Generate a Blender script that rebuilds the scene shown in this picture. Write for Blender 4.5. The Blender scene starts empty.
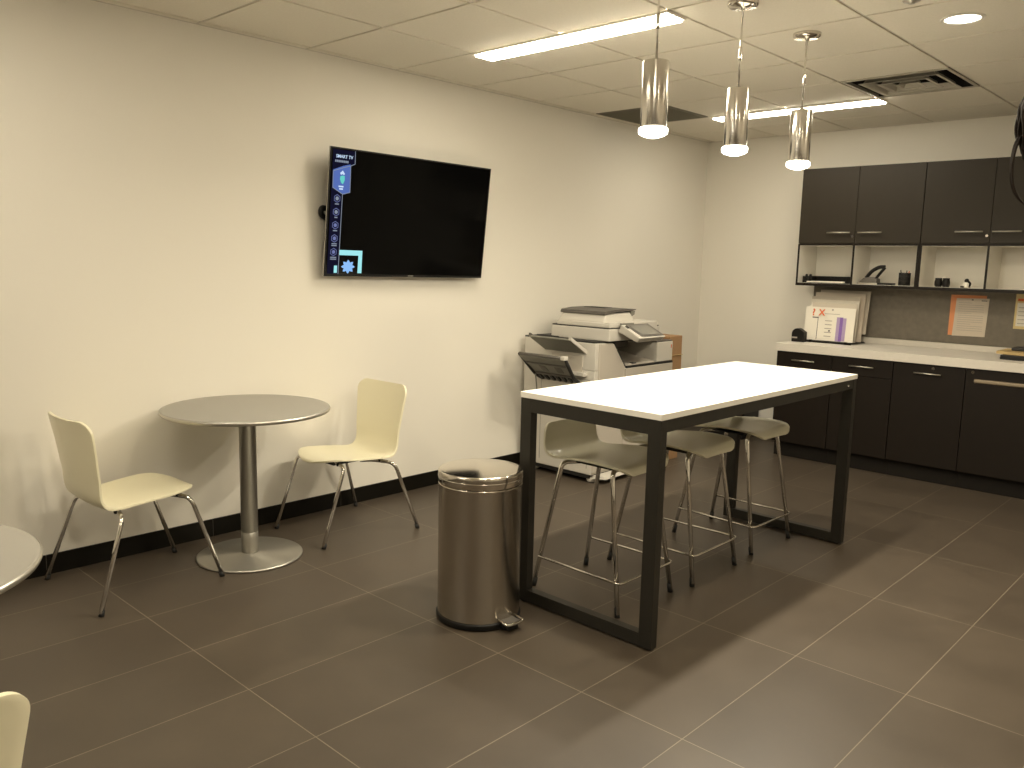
import bpy, bmesh, math, random
from mathutils import Vector, Matrix
random.seed(4)
S = bpy.context.scene
C = S.collection
PI = math.pi
H = 2.565                      # ceiling height
XR, YF, YB = 5.7, -4.7, 4.19   # right wall, front wall, back wall

# ---------------------------------------------------------------- camera
cam = bpy.data.objects.new('camera', bpy.data.cameras.new('camera'))
C.objects.link(cam)
S.camera = cam
cam.data.sensor_width = 36
cam.data.lens = 29.37
cam.data.clip_start = 0.02
Rv = Vector((0.72612368, 0.68717465, 0.02313874))
Uv = Vector((-0.11557307, 0.08881105, 0.98932071))
Fv = Vector((-0.67778113, 0.72104341, -0.14390669))
mw = Matrix.Identity(4)
for i in range(3):
    mw[i][0], mw[i][1], mw[i][2] = Rv[i], Uv[i], -Fv[i]
mw.translation = Vector((4.04138677, -2.60663256, 1.46203635))
cam.matrix_world = mw

# ---------------------------------------------------------------- world, exposure, light levels
W = bpy.data.worlds.new('world')
S.world = W
W.use_nodes = True
W.node_tree.nodes['Background'].inputs[0].default_value = (1, .85, .65, 1)
W.node_tree.nodes['Background'].inputs[1].default_value = 0.0
S.view_settings.view_transform = 'Standard'
S.view_settings.look = 'None'
S.view_settings.gamma = 1
S.view_settings.use_curve_mapping = False
S.view_settings.exposure = 0.0
LC = (1.0, 0.905, 0.72)         # lamp colour as the photograph shows it
PEND_W = 17.5                  # watts of each pendant's lamp
DOWN_W = 18.0                  # watts of each recessed downlight
LIN_E = 35.0                    # emission of the linear diffusers


# ---------------------------------------------------------------- materials
def mat(name, col, rough=.5, metal=0., emit=None, es=0., noise=0., nscale=8., bump=0., bscale=60., coat=0., spec=None, aniso=0., alpha=None):
    m = bpy.data.materials.new(name)
    m.use_nodes = True
    nt = m.node_tree
    b = nt.nodes['Principled BSDF']
    b.inputs['Base Color'].default_value = (*col, 1)
    b.inputs['Roughness'].default_value = rough
    b.inputs['Metallic'].default_value = metal
    if aniso:
        b.inputs['Anisotropic'].default_value = aniso
        b.inputs['Anisotropic Rotation'].default_value = .25
        tg = nt.nodes.new('ShaderNodeTangent')
        tg.direction_type = 'RADIAL'
        tg.axis = 'Z'
        nt.links.new(tg.outputs[0], b.inputs['Tangent'])
    if coat: b.inputs['Coat Weight'].default_value = coat
    if spec is not None: b.inputs['Specular IOR Level'].default_value = spec
    if emit:
        b.inputs['Emission Color'].default_value = (*emit, 1)
        b.inputs['Emission Strength'].default_value = es
    tc = nt.nodes.new('ShaderNodeTexCoord')
    if noise:
        n = nt.nodes.new('ShaderNodeTexNoise')
        n.inputs['Scale'].default_value = nscale
        n.inputs['Detail'].default_value = 5
        nt.links.new(tc.outputs['Object'], n.inputs['Vector'])
        r = nt.nodes.new('ShaderNodeMixRGB')
        r.inputs[1].default_value = (*[c * (1 - noise) for c in col], 1)
        r.inputs[2].default_value = (*[min(1, c * (1 + noise)) for c in col], 1)
        nt.links.new(n.outputs['Fac'], r.inputs[0])
        nt.links.new(r.outputs[0], b.inputs['Base Color'])
    if bump:
        n = nt.nodes.new('ShaderNodeTexNoise')
        n.inputs['Scale'].default_value = bscale
        n.inputs['Detail'].default_value = 3
        nt.links.new(tc.outputs['Object'], n.inputs['Vector'])
        bp = nt.nodes.new('ShaderNodeBump')
        bp.inputs['Strength'].default_value = bump
        bp.inputs['Distance'].default_value = .002
        nt.links.new(n.outputs['Fac'], bp.inputs['Height'])
        nt.links.new(bp.outputs[0], b.inputs['Normal'])
    return m


def floor_mat():
    m = bpy.data.materials.new('porcelain_tile')
    m.use_nodes = True
    nt = m.node_tree
    b = nt.nodes['Principled BSDF']
    N = nt.nodes.new
    tc = N('ShaderNodeTexCoord')
    mp = N('ShaderNodeMapping')
    mp.inputs['Location'].default_value = (0.0316, 1.2607 + .8048 * 8, 0)
    mp.inputs['Rotation'].default_value = (0, 0, 0)
    nt.links.new(tc.outputs['Object'], mp.inputs[0])
    br = N('ShaderNodeTexBrick')
    br.offset = 0
    br.squash = 1
    br.inputs['Scale'].default_value = 1
    br.inputs['Mortar Size'].default_value = .0018
    br.inputs['Mortar Smooth'].default_value = .2
    br.inputs['Brick Width'].default_value = .4024
    br.inputs['Row Height'].default_value = .8048
    br.inputs['Color1'].default_value = (.066, .051, .037, 1)
    br.inputs['Color2'].default_value = (.077, .060, .043, 1)
    br.inputs['Mortar'].default_value = (.20, .168, .122, 1)
    nt.links.new(mp.outputs[0], br.inputs['Vector'])
    n = N('ShaderNodeTexNoise')
    n.inputs['Scale'].default_value = 3.2
    n.inputs['Detail'].default_value = 8
    n.inputs['Roughness'].default_value = .62
    nt.links.new(tc.outputs['Object'], n.inputs['Vector'])
    rr = N('ShaderNodeMapRange')
    rr.inputs[1].default_value = .3
    rr.inputs[2].default_value = .7
    rr.inputs[3].default_value = .86
    rr.inputs[4].default_value = 1.12
    nt.links.new(n.outputs['Fac'], rr.inputs[0])
    mx = N('ShaderNodeVectorMath')
    mx.operation = 'SCALE'
    nt.links.new(br.outputs['Color'], mx.inputs[0])
    nt.links.new(rr.outputs[0], mx.inputs['Scale'])
    nt.links.new(mx.outputs[0], b.inputs['Base Color'])
    b.inputs['Roughness'].default_value = .42
    r2 = N('ShaderNodeMapRange')
    r2.inputs[3].default_value = .36
    r2.inputs[4].default_value = .50
    nt.links.new(n.outputs['Fac'], r2.inputs[0])
    nt.links.new(r2.outputs[0], b.inputs['Roughness'])
    bp = N('ShaderNodeBump')
    bp.inputs['Strength'].default_value = .4
    bp.inputs['Distance'].default_value = .001
    bp.invert = True
    nt.links.new(br.outputs['Fac'], bp.inputs['Height'])
    nt.links.new(bp.outputs[0], b.inputs['Normal'])
    return m


M = dict(
    wall=mat('wall_paint', (.80, .765, .685), .85, bump=.15, bscale=180),
    wall2=mat('wall_paint_taupe', (.66, .62, .55), .85, bump=.15, bscale=180),
    ceil=mat('ceiling_tile', (.80, .755, .66), .95, noise=.06, nscale=90, bump=.35, bscale=220),
    grid=mat('ceiling_grid', (.60, .56, .49), .6),
    floor=floor_mat(),
    base=mat('base_tile', (.007, .006, .004), .45, noise=.1, nscale=4, spec=.15),
    grout=mat('grout', (.15, .13, .11), .9),
    cream=mat('cream_shell', (.86, .81, .60), .38, bump=.04, bscale=30, coat=.15),
    shell=mat('shaded_cream_shell', (.56, .53, .40), .36, coat=.2),  # cream shell colour darkened to paint in the shade under the high table
    chrome=mat('chrome', (.80, .78, .74), .09, 1),
    chrome2=mat('polished_steel', (.70, .66, .60), .13, 1),
    satin=mat('satin_chrome', (.74, .71, .66), .20, 1, aniso=.85),
    brush=mat('brushed_steel', (.55, .52, .46), .32, 1, bump=.05, bscale=300),
    bin=mat('bin_steel', (.56, .52, .46), .22, 1, noise=.04, nscale=3, aniso=.6),
    black=mat('black_plastic', (.006, .0055, .005), .45, spec=.3),
    rubber=mat('black_rubber', (.012, .012, .012), .7),
    frame=mat('charcoal_metal', (.020, .018, .014), .42, .1, bump=.03, bscale=400),
    top=mat('white_laminate', (.86, .84, .78), .35),
    gtop=mat('grey_laminate', (.31, .295, .26), .42, noise=.04, nscale=200),
    silver=mat('silver_metal', (.50, .48, .43), .34, .8),
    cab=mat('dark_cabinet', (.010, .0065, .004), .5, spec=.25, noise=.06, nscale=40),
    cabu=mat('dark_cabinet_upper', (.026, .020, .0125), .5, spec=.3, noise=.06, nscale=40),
    seam=mat('cabinet_body', (.018, .014, .011), .6),
    kick=mat('toe_kick', (.010, .008, .006), .6, spec=.2),
    white=mat('white_melamine', (.78, .75, .68), .5),
    counter=mat('stone_counter', (.72, .68, .61), .38, noise=.05, nscale=60),
    pin=mat('grey_felt', (.20, .178, .145), .95, noise=.22, nscale=26, bump=.4, bscale=260),
    screen=mat('tv_screen', (.0025, .0025, .0025), .10, spec=.10),
    mfp=mat('printer_white', (.58, .55, .49), .48),
    mfp2=mat('printer_front', (.50, .455, .39), .5),
    mfpg=mat('printer_grey', (.20, .195, .165), .5),
    mfpd=mat('printer_dark', (.10, .09, .078), .45),
    mfpk=mat('printer_gap', (.02, .019, .018), .6),
    glassy=mat('panel_glass', (.24, .235, .21), .15),
    card=mat('cardboard', (.33, .195, .095), .85, noise=.08, nscale=30),
    paper=mat('paper', (.80, .76, .67), .8),
    paper2=mat('paper_warm', (.66, .58, .48), .8),
    orange=mat('orange_sheet', (.80, .33, .15), .8),
    ink=mat('print_grey', (.36, .33, .29), .8),
    inkd=mat('print_dark', (.10, .09, .09), .8),
    red=mat('print_orange_red', (.75, .16, .05), .8),
    purple=mat('print_purple', (.22, .12, .42), .7),
    purple2=mat('print_lilac', (.40, .31, .50), .7),
    yellow=mat('yellow_sheet', (.74, .60, .30), .8),
    tan=mat('tan_board', (.50, .36, .16), .6, noise=.08, nscale=20),
    manila=mat('manila_folder', (.58, .52, .43), .8),
    slot=mat('tan_pull', (.30, .24, .165), .4, .3),
    greyret=mat('return_grille', (.20, .185, .145), .8),
    vent=mat('vent_metal', (.52, .49, .42), .5),
    dark=mat('duct_dark', (.02, .018, .015), .9),
    hair=mat('dark_brown_hair', (.022, .012, .008), .5),
    glow=mat('lamp_diffuser', (.9, .9, .85), .5, emit=LC, es=LIN_E),
    glowp=mat('pendant_diffuser', (.9, .9, .85), .5, emit=(1, .94, .80), es=12),
    glowd=mat('downlight_diffuser', (.9, .9, .85), .5, emit=(1, .94, .80), es=12),
    uiblue=mat('screen_blue', (.0, .0, .0), .3, spec=.05, emit=(.10, .17, .50), es=.9),
    uinavy=mat('screen_navy', (.0, .0, .0), .3, spec=.05, emit=(.004, .004, .018), es=1),
    uiwhite=mat('screen_white', (.0, .0, .0), .3, spec=.05, emit=(.62, .78, 1.), es=.95),
    uigrey=mat('screen_grey', (.0, .0, .0), .3, spec=.05, emit=(.26, .30, .38), es=.9),
    uiicon=mat('screen_icon', (.0, .0, .0), .3, spec=.05, emit=(.17, .2, .42), es=.9),
    uicyan=mat('screen_cyan', (.0, .0, .0), .3, spec=.05, emit=(.36, .82, .85), es=1),
    uiflower=mat('screen_flower', (.0, .0, .0), .3, spec=.05, emit=(.27, .52, .92), es=1),
    uigreen=mat('screen_green', (.0, .0, .0), .3, spec=.05, emit=(.15, .70, .62), es=.9),
)


# ---------------------------------------------------------------- helpers
def tag(o, label=None, cat=None, group=None, kind=None):
    if label: o['label'] = label
    if cat: o['category'] = cat
    if group: o['group'] = group
    if kind: o['kind'] = kind
    return o


def thing(name, label, cat, loc=(0, 0, 0), rz=0, group=None):
    o = bpy.data.objects.new(name, None)
    o.empty_display_size = .1
    C.objects.link(o)
    o.location = loc
    o.rotation_euler = (0, 0, rz)
    return tag(o, label, cat, group)


class MB:
    """collects shapes into one mesh"""
    def __init__(s, off=(0, 0, 0)):
        s.bm = bmesh.new()
        s.off = Vector(off)
        s.mats = []
        s.mi = 0

    def use(s, m):
        if m not in s.mats: s.mats.append(m)
        s.mi = s.mats.index(m)
        return s

    def v(s, p): return s.bm.verts.new(Vector(p) - s.off)

    def face(s, vs, smooth=False):
        try:
            f = s.bm.faces.new(vs)
        except ValueError:
            return None
        f.material_index = s.mi
        f.smooth = smooth
        return f

    def poly(s, pts): return s.face([s.v(p) for p in pts])

    def hexa(s, a, b):
        """a: 4 bottom points, b: 4 top points (same order)"""
        A = [s.v(p) for p in a]
        B = [s.v(p) for p in b]
        s.face(A[::-1]); s.face(B)
        n = len(A)
        for i in range(n): s.face([A[i], A[(i + 1) % n], B[(i + 1) % n], B[i]])
        return s

    def box(s, x0, x1, y0, y1, z0, z1, bev=0):
        if bev <= 0:
            return s.hexa([(x0, y0, z0), (x1, y0, z0), (x1, y1, z0), (x0, y1, z0)],
                          [(x0, y0, z1), (x1, y0, z1), (x1, y1, z1), (x0, y1, z1)])
        t = bmesh.new()
        r = bmesh.ops.create_cube(t, size=1)
        for v in t.verts:
            v.co = Vector(((x0 + x1) / 2 + v.co.x * (x1 - x0), (y0 + y1) / 2 + v.co.y * (y1 - y0), (z0 + z1) / 2 + v.co.z * (z1 - z0)))
        bmesh.ops.bevel(t, geom=list(t.edges), offset=bev, segments=2, profile=.6, affect='EDGES')
        s.merge(t)
        return s

    def merge(s, t, mtx=None):
        mp = {}
        for v in t.verts:
            co = v.co if mtx is None else mtx @ v.co
            mp[v] = s.v(co)
        for f in t.faces: s.face([mp[v] for v in f.verts], f.smooth)
        t.free()

    def prism(s, pts, axis, a0, a1):
        """pts 2D polygon; axis the extrusion axis. x->(y,z), y->(x,z), z->(x,y)"""
        def mk(p, a):
            return {'x': (a, p[0], p[1]), 'y': (p[0], a, p[1]), 'z': (p[0], p[1], a)}[axis]
        A = [s.v(mk(p, a0)) for p in pts]
        B = [s.v(mk(p, a1)) for p in pts]
        s.face(A[::-1]); s.face(B)
        n = len(pts)
        for i in range(n): s.face([A[i], A[(i + 1) % n], B[(i + 1) % n], B[i]])
        return s

    def lathe(s, prof, c=(0, 0, 0), seg=48, smooth=True, caps=True):
        """prof: (r,z) list from bottom to top"""
        rings = []
        for r, z in prof:
            if r < 1e-6:
                rings.append([s.v((c[0], c[1], c[2] + z))])
            else:
                rings.append([s.v((c[0] + r * math.cos(2 * PI * i / seg), c[1] + r * math.sin(2 * PI * i / seg), c[2] + z)) for i in range(seg)])
        for k in range(len(rings) - 1):
            a, b = rings[k], rings[k + 1]
            flat = abs(prof[k][1] - prof[k + 1][1]) < 1e-5
            for i in range(seg):
                j = (i + 1) % seg
                if len(a) == 1 and len(b) == 1: continue
                if len(a) == 1: s.face([a[0], b[j], b[i]], smooth)
                elif len(b) == 1: s.face([a[i], a[j], b[0]], smooth)
                else: s.face([a[i], a[j], b[j], b[i]], smooth and not flat)
        if caps:
            if len(rings[0]) > 1: s.face(rings[0][::-1])
            if len(rings[-1]) > 1: s.face(rings[-1])
        return s

    def tube(s, pts, r, seg=12, bend=0, closed=False, r1=None):
        pts = [Vector(p) for p in pts]
        if bend:
            q = [pts[0]] if not closed else []
            n = len(pts)
            rng = range(n) if closed else range(1, n - 1)
            for i in rng:
                p, a, b = pts[i], pts[i - 1], pts[(i + 1) % n]
                da, db = (a - p), (b - p)
                d = min(bend, da.length * .48, db.length * .48)
                s0, s1 = p + da.normalized() * d, p + db.normalized() * d
                for k in range(7):
                    t = k / 6
                    q.append(s0 * (1 - t) ** 2 + p * 2 * t * (1 - t) + s1 * t * t)
            if not closed: q.append(pts[-1])
            pts = q
        n = len(pts)
        tan = []
        for i in range(n):
            if closed: t = pts[(i + 1) % n] - pts[i - 1]
            else: t = pts[min(i + 1, n - 1)] - pts[max(i - 1, 0)]
            tan.append(t.normalized())
        up = Vector((0, 0, 1)) if abs(tan[0].z) < .9 else Vector((1, 0, 0))
        nrm = (up - tan[0] * up.dot(tan[0])).normalized()
        rings = []
        for i in range(n):
            if i: nrm = (nrm - tan[i] * nrm.dot(tan[i])).normalized()
            bi = tan[i].cross(nrm)
            rr = r if r1 is None else r + (r1 - r) * i / (n - 1)
            rings.append([s.v(pts[i] + (nrm * math.cos(2 * PI * k / seg) + bi * math.sin(2 * PI * k / seg)) * rr) for k in range(seg)])
        m = n if closed else n - 1
        for i in range(m):
            a, b = rings[i], rings[(i + 1) % n]
            for k in range(seg):
                l = (k + 1) % seg
                s.face([a[k], a[l], b[l], b[k]], True)
        if not closed:
            s.face(rings[0][::-1]); s.face(rings[-1])
        return s

    def build(s, name, m=None, parent=None, bevel=0, **kw):
        if m is not None: s.mats = [m] if not s.mats else s.mats
        bmesh.ops.recalc_face_normals(s.bm, faces=s.bm.faces)
        me = bpy.data.meshes.new(name)
        s.bm.to_mesh(me)
        s.bm.free()
        for q in s.mats: me.materials.append(q)
        o = bpy.data.objects.new(name, me)
        C.objects.link(o)
        if parent is not None: o.parent = parent
        elif s.off.length: o.location = s.off
        if bevel:
            b = o.modifiers.new('bevel', 'BEVEL')
            b.width = bevel
            b.segments = 2
            b.limit_method = 'ANGLE'
            b.angle_limit = math.radians(50)
        return tag(o, **kw) if kw else o


def copy_tree(o, parent=None):
    c = o.copy()
    C.objects.link(c)
    if parent is not None: c.parent = parent
    for ch in list(o.children): copy_tree(ch, c)
    return c


def struct(name, mb, m): return mb.build(name, m, kind='structure')


def text(name, body, m, parent, loc, rot, size, depth=.0003):
    cu = bpy.data.curves.new(name, 'FONT')
    cu.body = body
    cu.size = size
    cu.extrude = depth
    cu.align_x = 'CENTER'
    cu.offset = size * .015
    cu.align_y = 'CENTER'
    tmp = bpy.data.objects.new(name, cu)
    C.objects.link(tmp)
    dg = bpy.context.evaluated_depsgraph_get()
    me = bpy.data.meshes.new_from_object(tmp.evaluated_get(dg))
    me.name = name
    bpy.data.objects.remove(tmp)
    bpy.data.curves.remove(cu)
    me.materials.clear()
    me.materials.append(m)
    o = bpy.data.objects.new(name, me)
    C.objects.link(o)
    o.parent = parent
    o.location = loc
    o.rotation_euler = rot
    return o


def lamp(name, kind, loc, watts, size=.1, rot=(0, 0, 0), parent=None, col=LC, spread=None):
    l = bpy.data.lights.new(name, kind)
    l.energy = watts
    l.color = col
    if kind == 'AREA':
        l.shape = 'DISK'
        l.size = size
        if spread: l.spread = spread
    else:
        l.shadow_soft_size = size
    o = bpy.data.objects.new(name, l)
    C.objects.link(o)
    o.location = loc
    o.rotation_euler = rot
    if parent: o.parent = parent
    return o


# ---------------------------------------------------------------- the room
struct('floor', MB().box(-.1, XR + .1, YF - .1, YB + .1, -.1, 0), M['floor'])
struct('wall_left', MB().box(-.1, 0, YF, YB, 0, H + .15), M['wall'])
struct('wall_back', MB().box(-.1, XR + .1, YB, YB + .1, 0, H + .15), M['wall'])
struct('wall_right', MB().box(XR, XR + .1, YF, YB, 0, H + .15), M['wall2'])
struct('wall_front', MB().box(-.1, XR + .1, YF - .1, YF, 0, H + .15), M['wall2'])


def baseboard(name, horizontal, a0, a1, fixed, sgn, h=.092):
    mb = MB()
    step = .8048
    k = math.floor((a0 - .219) / step)
    a = .219 + k * step if horizontal == 'y' else a0
    while a < a1:
        s0, s1 = max(a + .0012, a0), min(a + step - .0012, a1)
        if s1 > s0:
            if horizontal == 'y': mb.box(min(fixed, fixed + sgn * .011), max(fixed, fixed + sgn * .011), s0, s1, 0, h, .0012)
            else: mb.box(s0, s1, min(fixed, fixed + sgn * .011), max(fixed, fixed + sgn * .011), 0, h, .0012)
        a += step
    mb.use(M['base'])
    mb.mats = [M['base'], M['grout']]
    mb.use(M['grout'])
    if horizontal == 'y': mb.box(min(fixed, fixed + sgn * .009), max(fixed, fixed + sgn * .009), a0, a1, 0, h - .002)
    else: mb.box(a0, a1, min(fixed, fixed + sgn * .009), max(fixed, fixed + sgn * .009), 0, h - .002)
    return mb.build(name, None, kind='structure')


baseboard('baseboard_left', 'y', YF, YB, 0, 1)
baseboard('baseboard_back', 'x', .011, 1.1, YB, -1)
baseboard('baseboard_right', 'y', YF, YB, XR, -1)
baseboard('baseboard_front', 'x', .011, XR - .011, YF, 1)

# suspended ceiling: tiles set in a recessed grid
P = .6096
xs = [0] + [.0558 + P * i for i in range(0, 10) if .0558 + P * i < XR] + [XR]
ys = [YF] + [-.5925 + P * i for i in range(-6, 9) if YF < -.5925 + P * i < YB] + [YB]
mb = MB()
skip = []
g = .008
for i in range(len(xs) - 1):
    for j in range(len(ys) - 1):
        x0, x1, y0, y1 = xs[i], xs[i + 1], ys[j], ys[j + 1]
        cxm, cym = (x0 + x1) / 2, (y0 + y1) / 2
        if abs(cym - 2.76) < .1 and (abs(cxm - .36) < .1 or abs(cxm - 2.19) < .1): continue
        if x1 - x0 < .02 or y1 - y0 < .02: continue
        mb.box(x0 + g, x1 - g, y0 + g, y1 - g, H, H + .014, .002)
struct('ceiling', mb, M['ceil'])
mb = MB()
for x in xs: mb.box(max(0, x - .013), min(XR, x + .013), YF, YB, H + .007, H + .020)
for y in ys: mb.box(0, XR, max(YF, y - .013), min(YB, y + .013), H + .0072, H + .021)
struct('trim_1', mb, M['grid'])
struct('trim_2', MB().box(-.1, XR + .1, YF - .1, YB + .1, H + .15, H + .2), M['dark'])
mb = MB()
mb.box(0, .012, YF, YB, H - .001, H + .008)
mb.box(.012, XR, YB - .012, YB, H - .001, H + .008)
struct('trim_3', mb, M['grid'])

# ceiling return panel (grey square) and square louvred supply diffuser
t = thing('return_grille', 'flat grey square return grille in the ceiling near the left wall', 'vent', (.36, 2.76, H))
e = .6096 / 2 - .009
MB().box(-e, e, -e, e, .0, .012, .002).build('grille_panel', M['greyret'], t)
mb = MB()
for k in range(22): mb.box(-e + .02, e - .02, -e + .025 + k * .0256, -e + .033 + k * .0256, -.0035, 0)
mb.build('grille_slats', M['greyret'], t)

t = thing('supply_diffuser', 'square stepped louvre air vent in the ceiling', 'vent', (2.1894, 2.76, H))
mb = MB()
n = e
for a, b, z0, z1 in ((n, n - .016, -.003, .004),):
    for sx in (0, 1, 2, 3):
        R_ = Matrix.Rotation(sx * PI / 2, 3, 'Z')
        mb.hexa([R_ @ Vector(p) for p in ((-a, -a, z0), (a, -a, z0), (b, -b, z0), (-b, -b, z0))],
                [R_ @ Vector(p) for p in ((-a, -a, z1), (a, -a, z1), (b, -b, z1), (-b, -b, z1))])
mb.build('frame', M['vent'], t)
for a in (.222, .145, .072):
    mb = MB()
    b, c_ = a - .020, a - .034
    for sx in range(4):
        R_ = Matrix.Rotation(sx * PI / 2, 3, 'Z')
        mb.hexa([R_ @ Vector(p) for p in ((-a, -a, -.010), (a, -a, -.010), (b, -b, -.008), (-b, -b, -.008))],
                [R_ @ Vector(p) for p in ((-a, -a, -.0085), (a, -a, -.0085), (b, -b, -.0065), (-b, -b, -.0065))])
        mb.hexa([R_ @ Vector(p) for p in ((-b, -b, -.008), (b, -b, -.008), (c_, -c_, .022), (-c_, -c_, .022))],
                [R_ @ Vector(p) for p in ((-b, -b, -.0065), (b, -b, -.0065), (c_, -c_, .0235), (-c_, -c_, .0235))])
    mb.build('louvre', M['vent'], t)
mb = MB()
mb.box(-e, e, -e, e, .11, .115)
for sx in (-1, 1): mb.box(-.22, .22, sx * .03 - .002, sx * .03 + .002, .024, .06)
for sx in range(4):
    R_ = Matrix.Rotation(sx * PI / 2, 3, 'Z')
    mb.hexa([R_ @ Vector(p) for p in ((-e, -e, .004), (e, -e, .004), (e, -e + .004, .004), (-e, -e + .004, .004))],
            [R_ @ Vector(p) for p in ((-e, -e, .112), (e, -e, .112), (e, -e + .004, .112), (-e, -e + .004, .112))])
mb.build('duct_box', M['dark'], t)


# ---------------------------------------------------------------- ceiling lights
def linear_light(cx, cy, label, group):
    t = thing('linear_light', label, 'ceiling light', (cx, cy, H), 0, group)
    L, w = .600, .072
    mb = MB()
    for a in ((-L, L, -w - .004, -w + .008), (-L, L, w - .008, w + .004), (-L - .012, -L, -w - .004, w + .004), (L, L + .012, -w - .004, w + .004)):
        mb.box(a[0], a[1], a[2], a[3], -.012, .0)
    mb.build('frame', M['white'], t)
    MB().box(-L + .002, L - .002, -w + .008, w - .008, -.020, -.002).build('diffuser', M['glow'], t)
    return t


linear_light(1.272, .695, 'long linear ceiling light above the high table, nearest the television', 'linear ceiling lights')
linear_light(1.30, 3.115, 'long linear ceiling light near the back wall behind the pendants', 'linear ceiling lights')
for x, y in ((1.27, -1.83), (3.70, -1.83), (1.27, -4.2)):  # unseen fixtures added to brighten the left wall and chair backs
    linear_light(x, y, {1.27: 'added unseen linear fill light, left of the camera', 3.70: 'added unseen linear fill light, above the camera'}[x] if y > -3 else 'added unseen linear fill light, at the front wall', 'linear ceiling lights')


def downlight(cx, cy, label, group=None):
    t = thing('recessed_downlight', label, 'ceiling light', (cx, cy, H), 0, group)
    MB().lathe([(.072, -.001), (.075, -.006), (.088, -.004), (.091, 0), (.072, 0)], caps=False).build('trim_ring', M['white'], t)
    MB().lathe([(0, -.002), (.060, -.0025), (.0715, -.001), (.0715, .002), (0, .002)], seg=40).build('lens', M['glowd'], t)
    lamp('downlight_lamp', 'AREA', (0, 0, -.012), DOWN_W, .12, parent=t, col=(1, .86, .62))
    return t


downlight(2.81, 1.53, 'small round recessed downlight right of the air vent')
for x, y in ((4.64, 1.53), (2.81, -.91), (4.64, -.91)):
    downlight(x, y, 'round recessed downlight outside the picture', 'recessed downlights outside the picture')

# sprinkler head close to the top edge of the picture
t = thing('ceiling_sprinkler', 'tiny round ceiling sprinkler at the top edge, left of the downlight', 'sprinkler', (2.725, 1.14, H))
MB().lathe([(.0, -.012), (.012, -.012), (.014, -.006), (.032, -.004), (.036, 0), (0, 0)], seg=24).build('escutcheon', M['silver'], t)

# ---------------------------------------------------------------- pendants
PX = 2.185


def pendant(y, label):
    t = thing('pendant_lamp', label, 'pendant lamp', (PX, y, H), 0, 'chrome cylinder pendants above the high table')
    MB().lathe([(0, -.010), (.010, -.028), (.012, -.022), (.056, -.020), (.064, -.012), (.064, 0), (0, 0)], seg=40).build('canopy', M['chrome2'], t)
    mb = MB().lathe([(.0042, -.36), (.0042, -.02)], seg=12)
    mb.lathe([(.0065, -.235), (.0075, -.225), (.0075, -.19), (.0065, -.18)], seg=12)
    mb.build('rod', M['chrome'], t)
    zt, zb = 2.215 - H, 1.975 - H
    MB().lathe([(.048, zb), (.0500, zb + .002), (.0500, zt - .003), (.0475, zt), (.012, zt + .001), (.010, zt + .01), (0, zt + .01)], seg=56).build('cylinder_shade', M['satin'], t)
    MB().lathe([(0, zb - .038), (.020, zb - .036), (.044, zb - .028), (.0535, zb - .021), (.0550, zb - .015), (.0550, zb - .003), (.052, zb - .0005), (0, zb - .0005)], seg=56).build('diffuser', M['glowp'], t)
    lamp('pendant_light', 'AREA', (0, 0, zb - .042), PEND_W, .07, parent=t, col=(1, .905, .72))
    return t


pendant(0.111, 'chrome cylinder pendant lamp nearest the television, left of three')
pendant(0.731, 'chrome cylinder pendant lamp in the middle of the three')
pendant(1.351, 'chrome cylinder pendant lamp nearest the wall cabinets, right of three')

# ---------------------------------------------------------------- high table
t = thing('high_table', 'white topped high table on dark metal sled frames', 'table', (2.03, .8835, 0))
hx, hy = .353, .921
MB().box(-hx, hx, -hy, hy, .900, .924, .0015).build('tabletop', M['top'], t)
for s in (-1, 1):
    mb = MB()
    ya, yb = (s * (hy - .003), s * (hy - .043)) if s > 0 else (-hy + .003, -hy + .043)
    y0, y1 = min(ya, yb), max(ya, yb)
    w = .058
    X0, X1 = -hx + .002, hx - .002
    mb.prism([(X0, .008), (X1, .008), (X1, .899), (X0, .899)], 'y', y0, y1) if False else None
    mb.box(X0, X0 + w, y0, y1, .008, .899)
    mb.box(X1 - w, X1, y0, y1, .008, .899)
    mb.box(X0 + w, X1 - w, y0, y1, .008, .008 + w * .9)
    mb.box(X0 + w, X1 - w, y0, y1, .899 - w, .899)
    fr = mb.build('end_frame', M['frame'], t, bevel=.0012)
    for sx in (X0 + .03, X1 - .03):
        MB().lathe([(.013, 0), (.013, .008)], c=(sx, (y0 + y1) / 2, 0), seg=16).build('foot_glide', M['rubber'], fr)
for sx in (-1, 1):
    x0 = sx * (hx - .004) if sx < 0 else hx - .034
    MB().box(min(x0, x0 + .03), max(x0, x0 + .03), -hy + .043, hy - .043, .852, .8995).build('side_rail', M['frame'], t)
MB().lathe([(0, -.004), (.007, -.003), (.007, .006), (0, .006)], c=(hx - .001, hy - .115, .872), seg=16).build('bolt', M['chrome'], t)

# ---------------------------------------------------------------- shells (chairs, stools)


def cat(pts, t):
    """Catmull-Rom through pts at parameter t in [0, len-1]"""
    n = len(pts)
    i = min(int(t), n - 2)
    u = t - i
    p = [pts[max(i - 1, 0)], pts[i], pts[i + 1], pts[min(i + 2, n - 1)]]
    return [0.5 * (2 * p[1][k] + (-p[0][k] + p[2][k]) * u + (2 * p[0][k] - 5 * p[1][k] + 4 * p[2][k] - p[3][k]) * u * u + (-p[0][k] + 3 * p[1][k] - 3 * p[2][k] + p[3][k]) * u ** 3) for k in range(len(pts[0]))]


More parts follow.
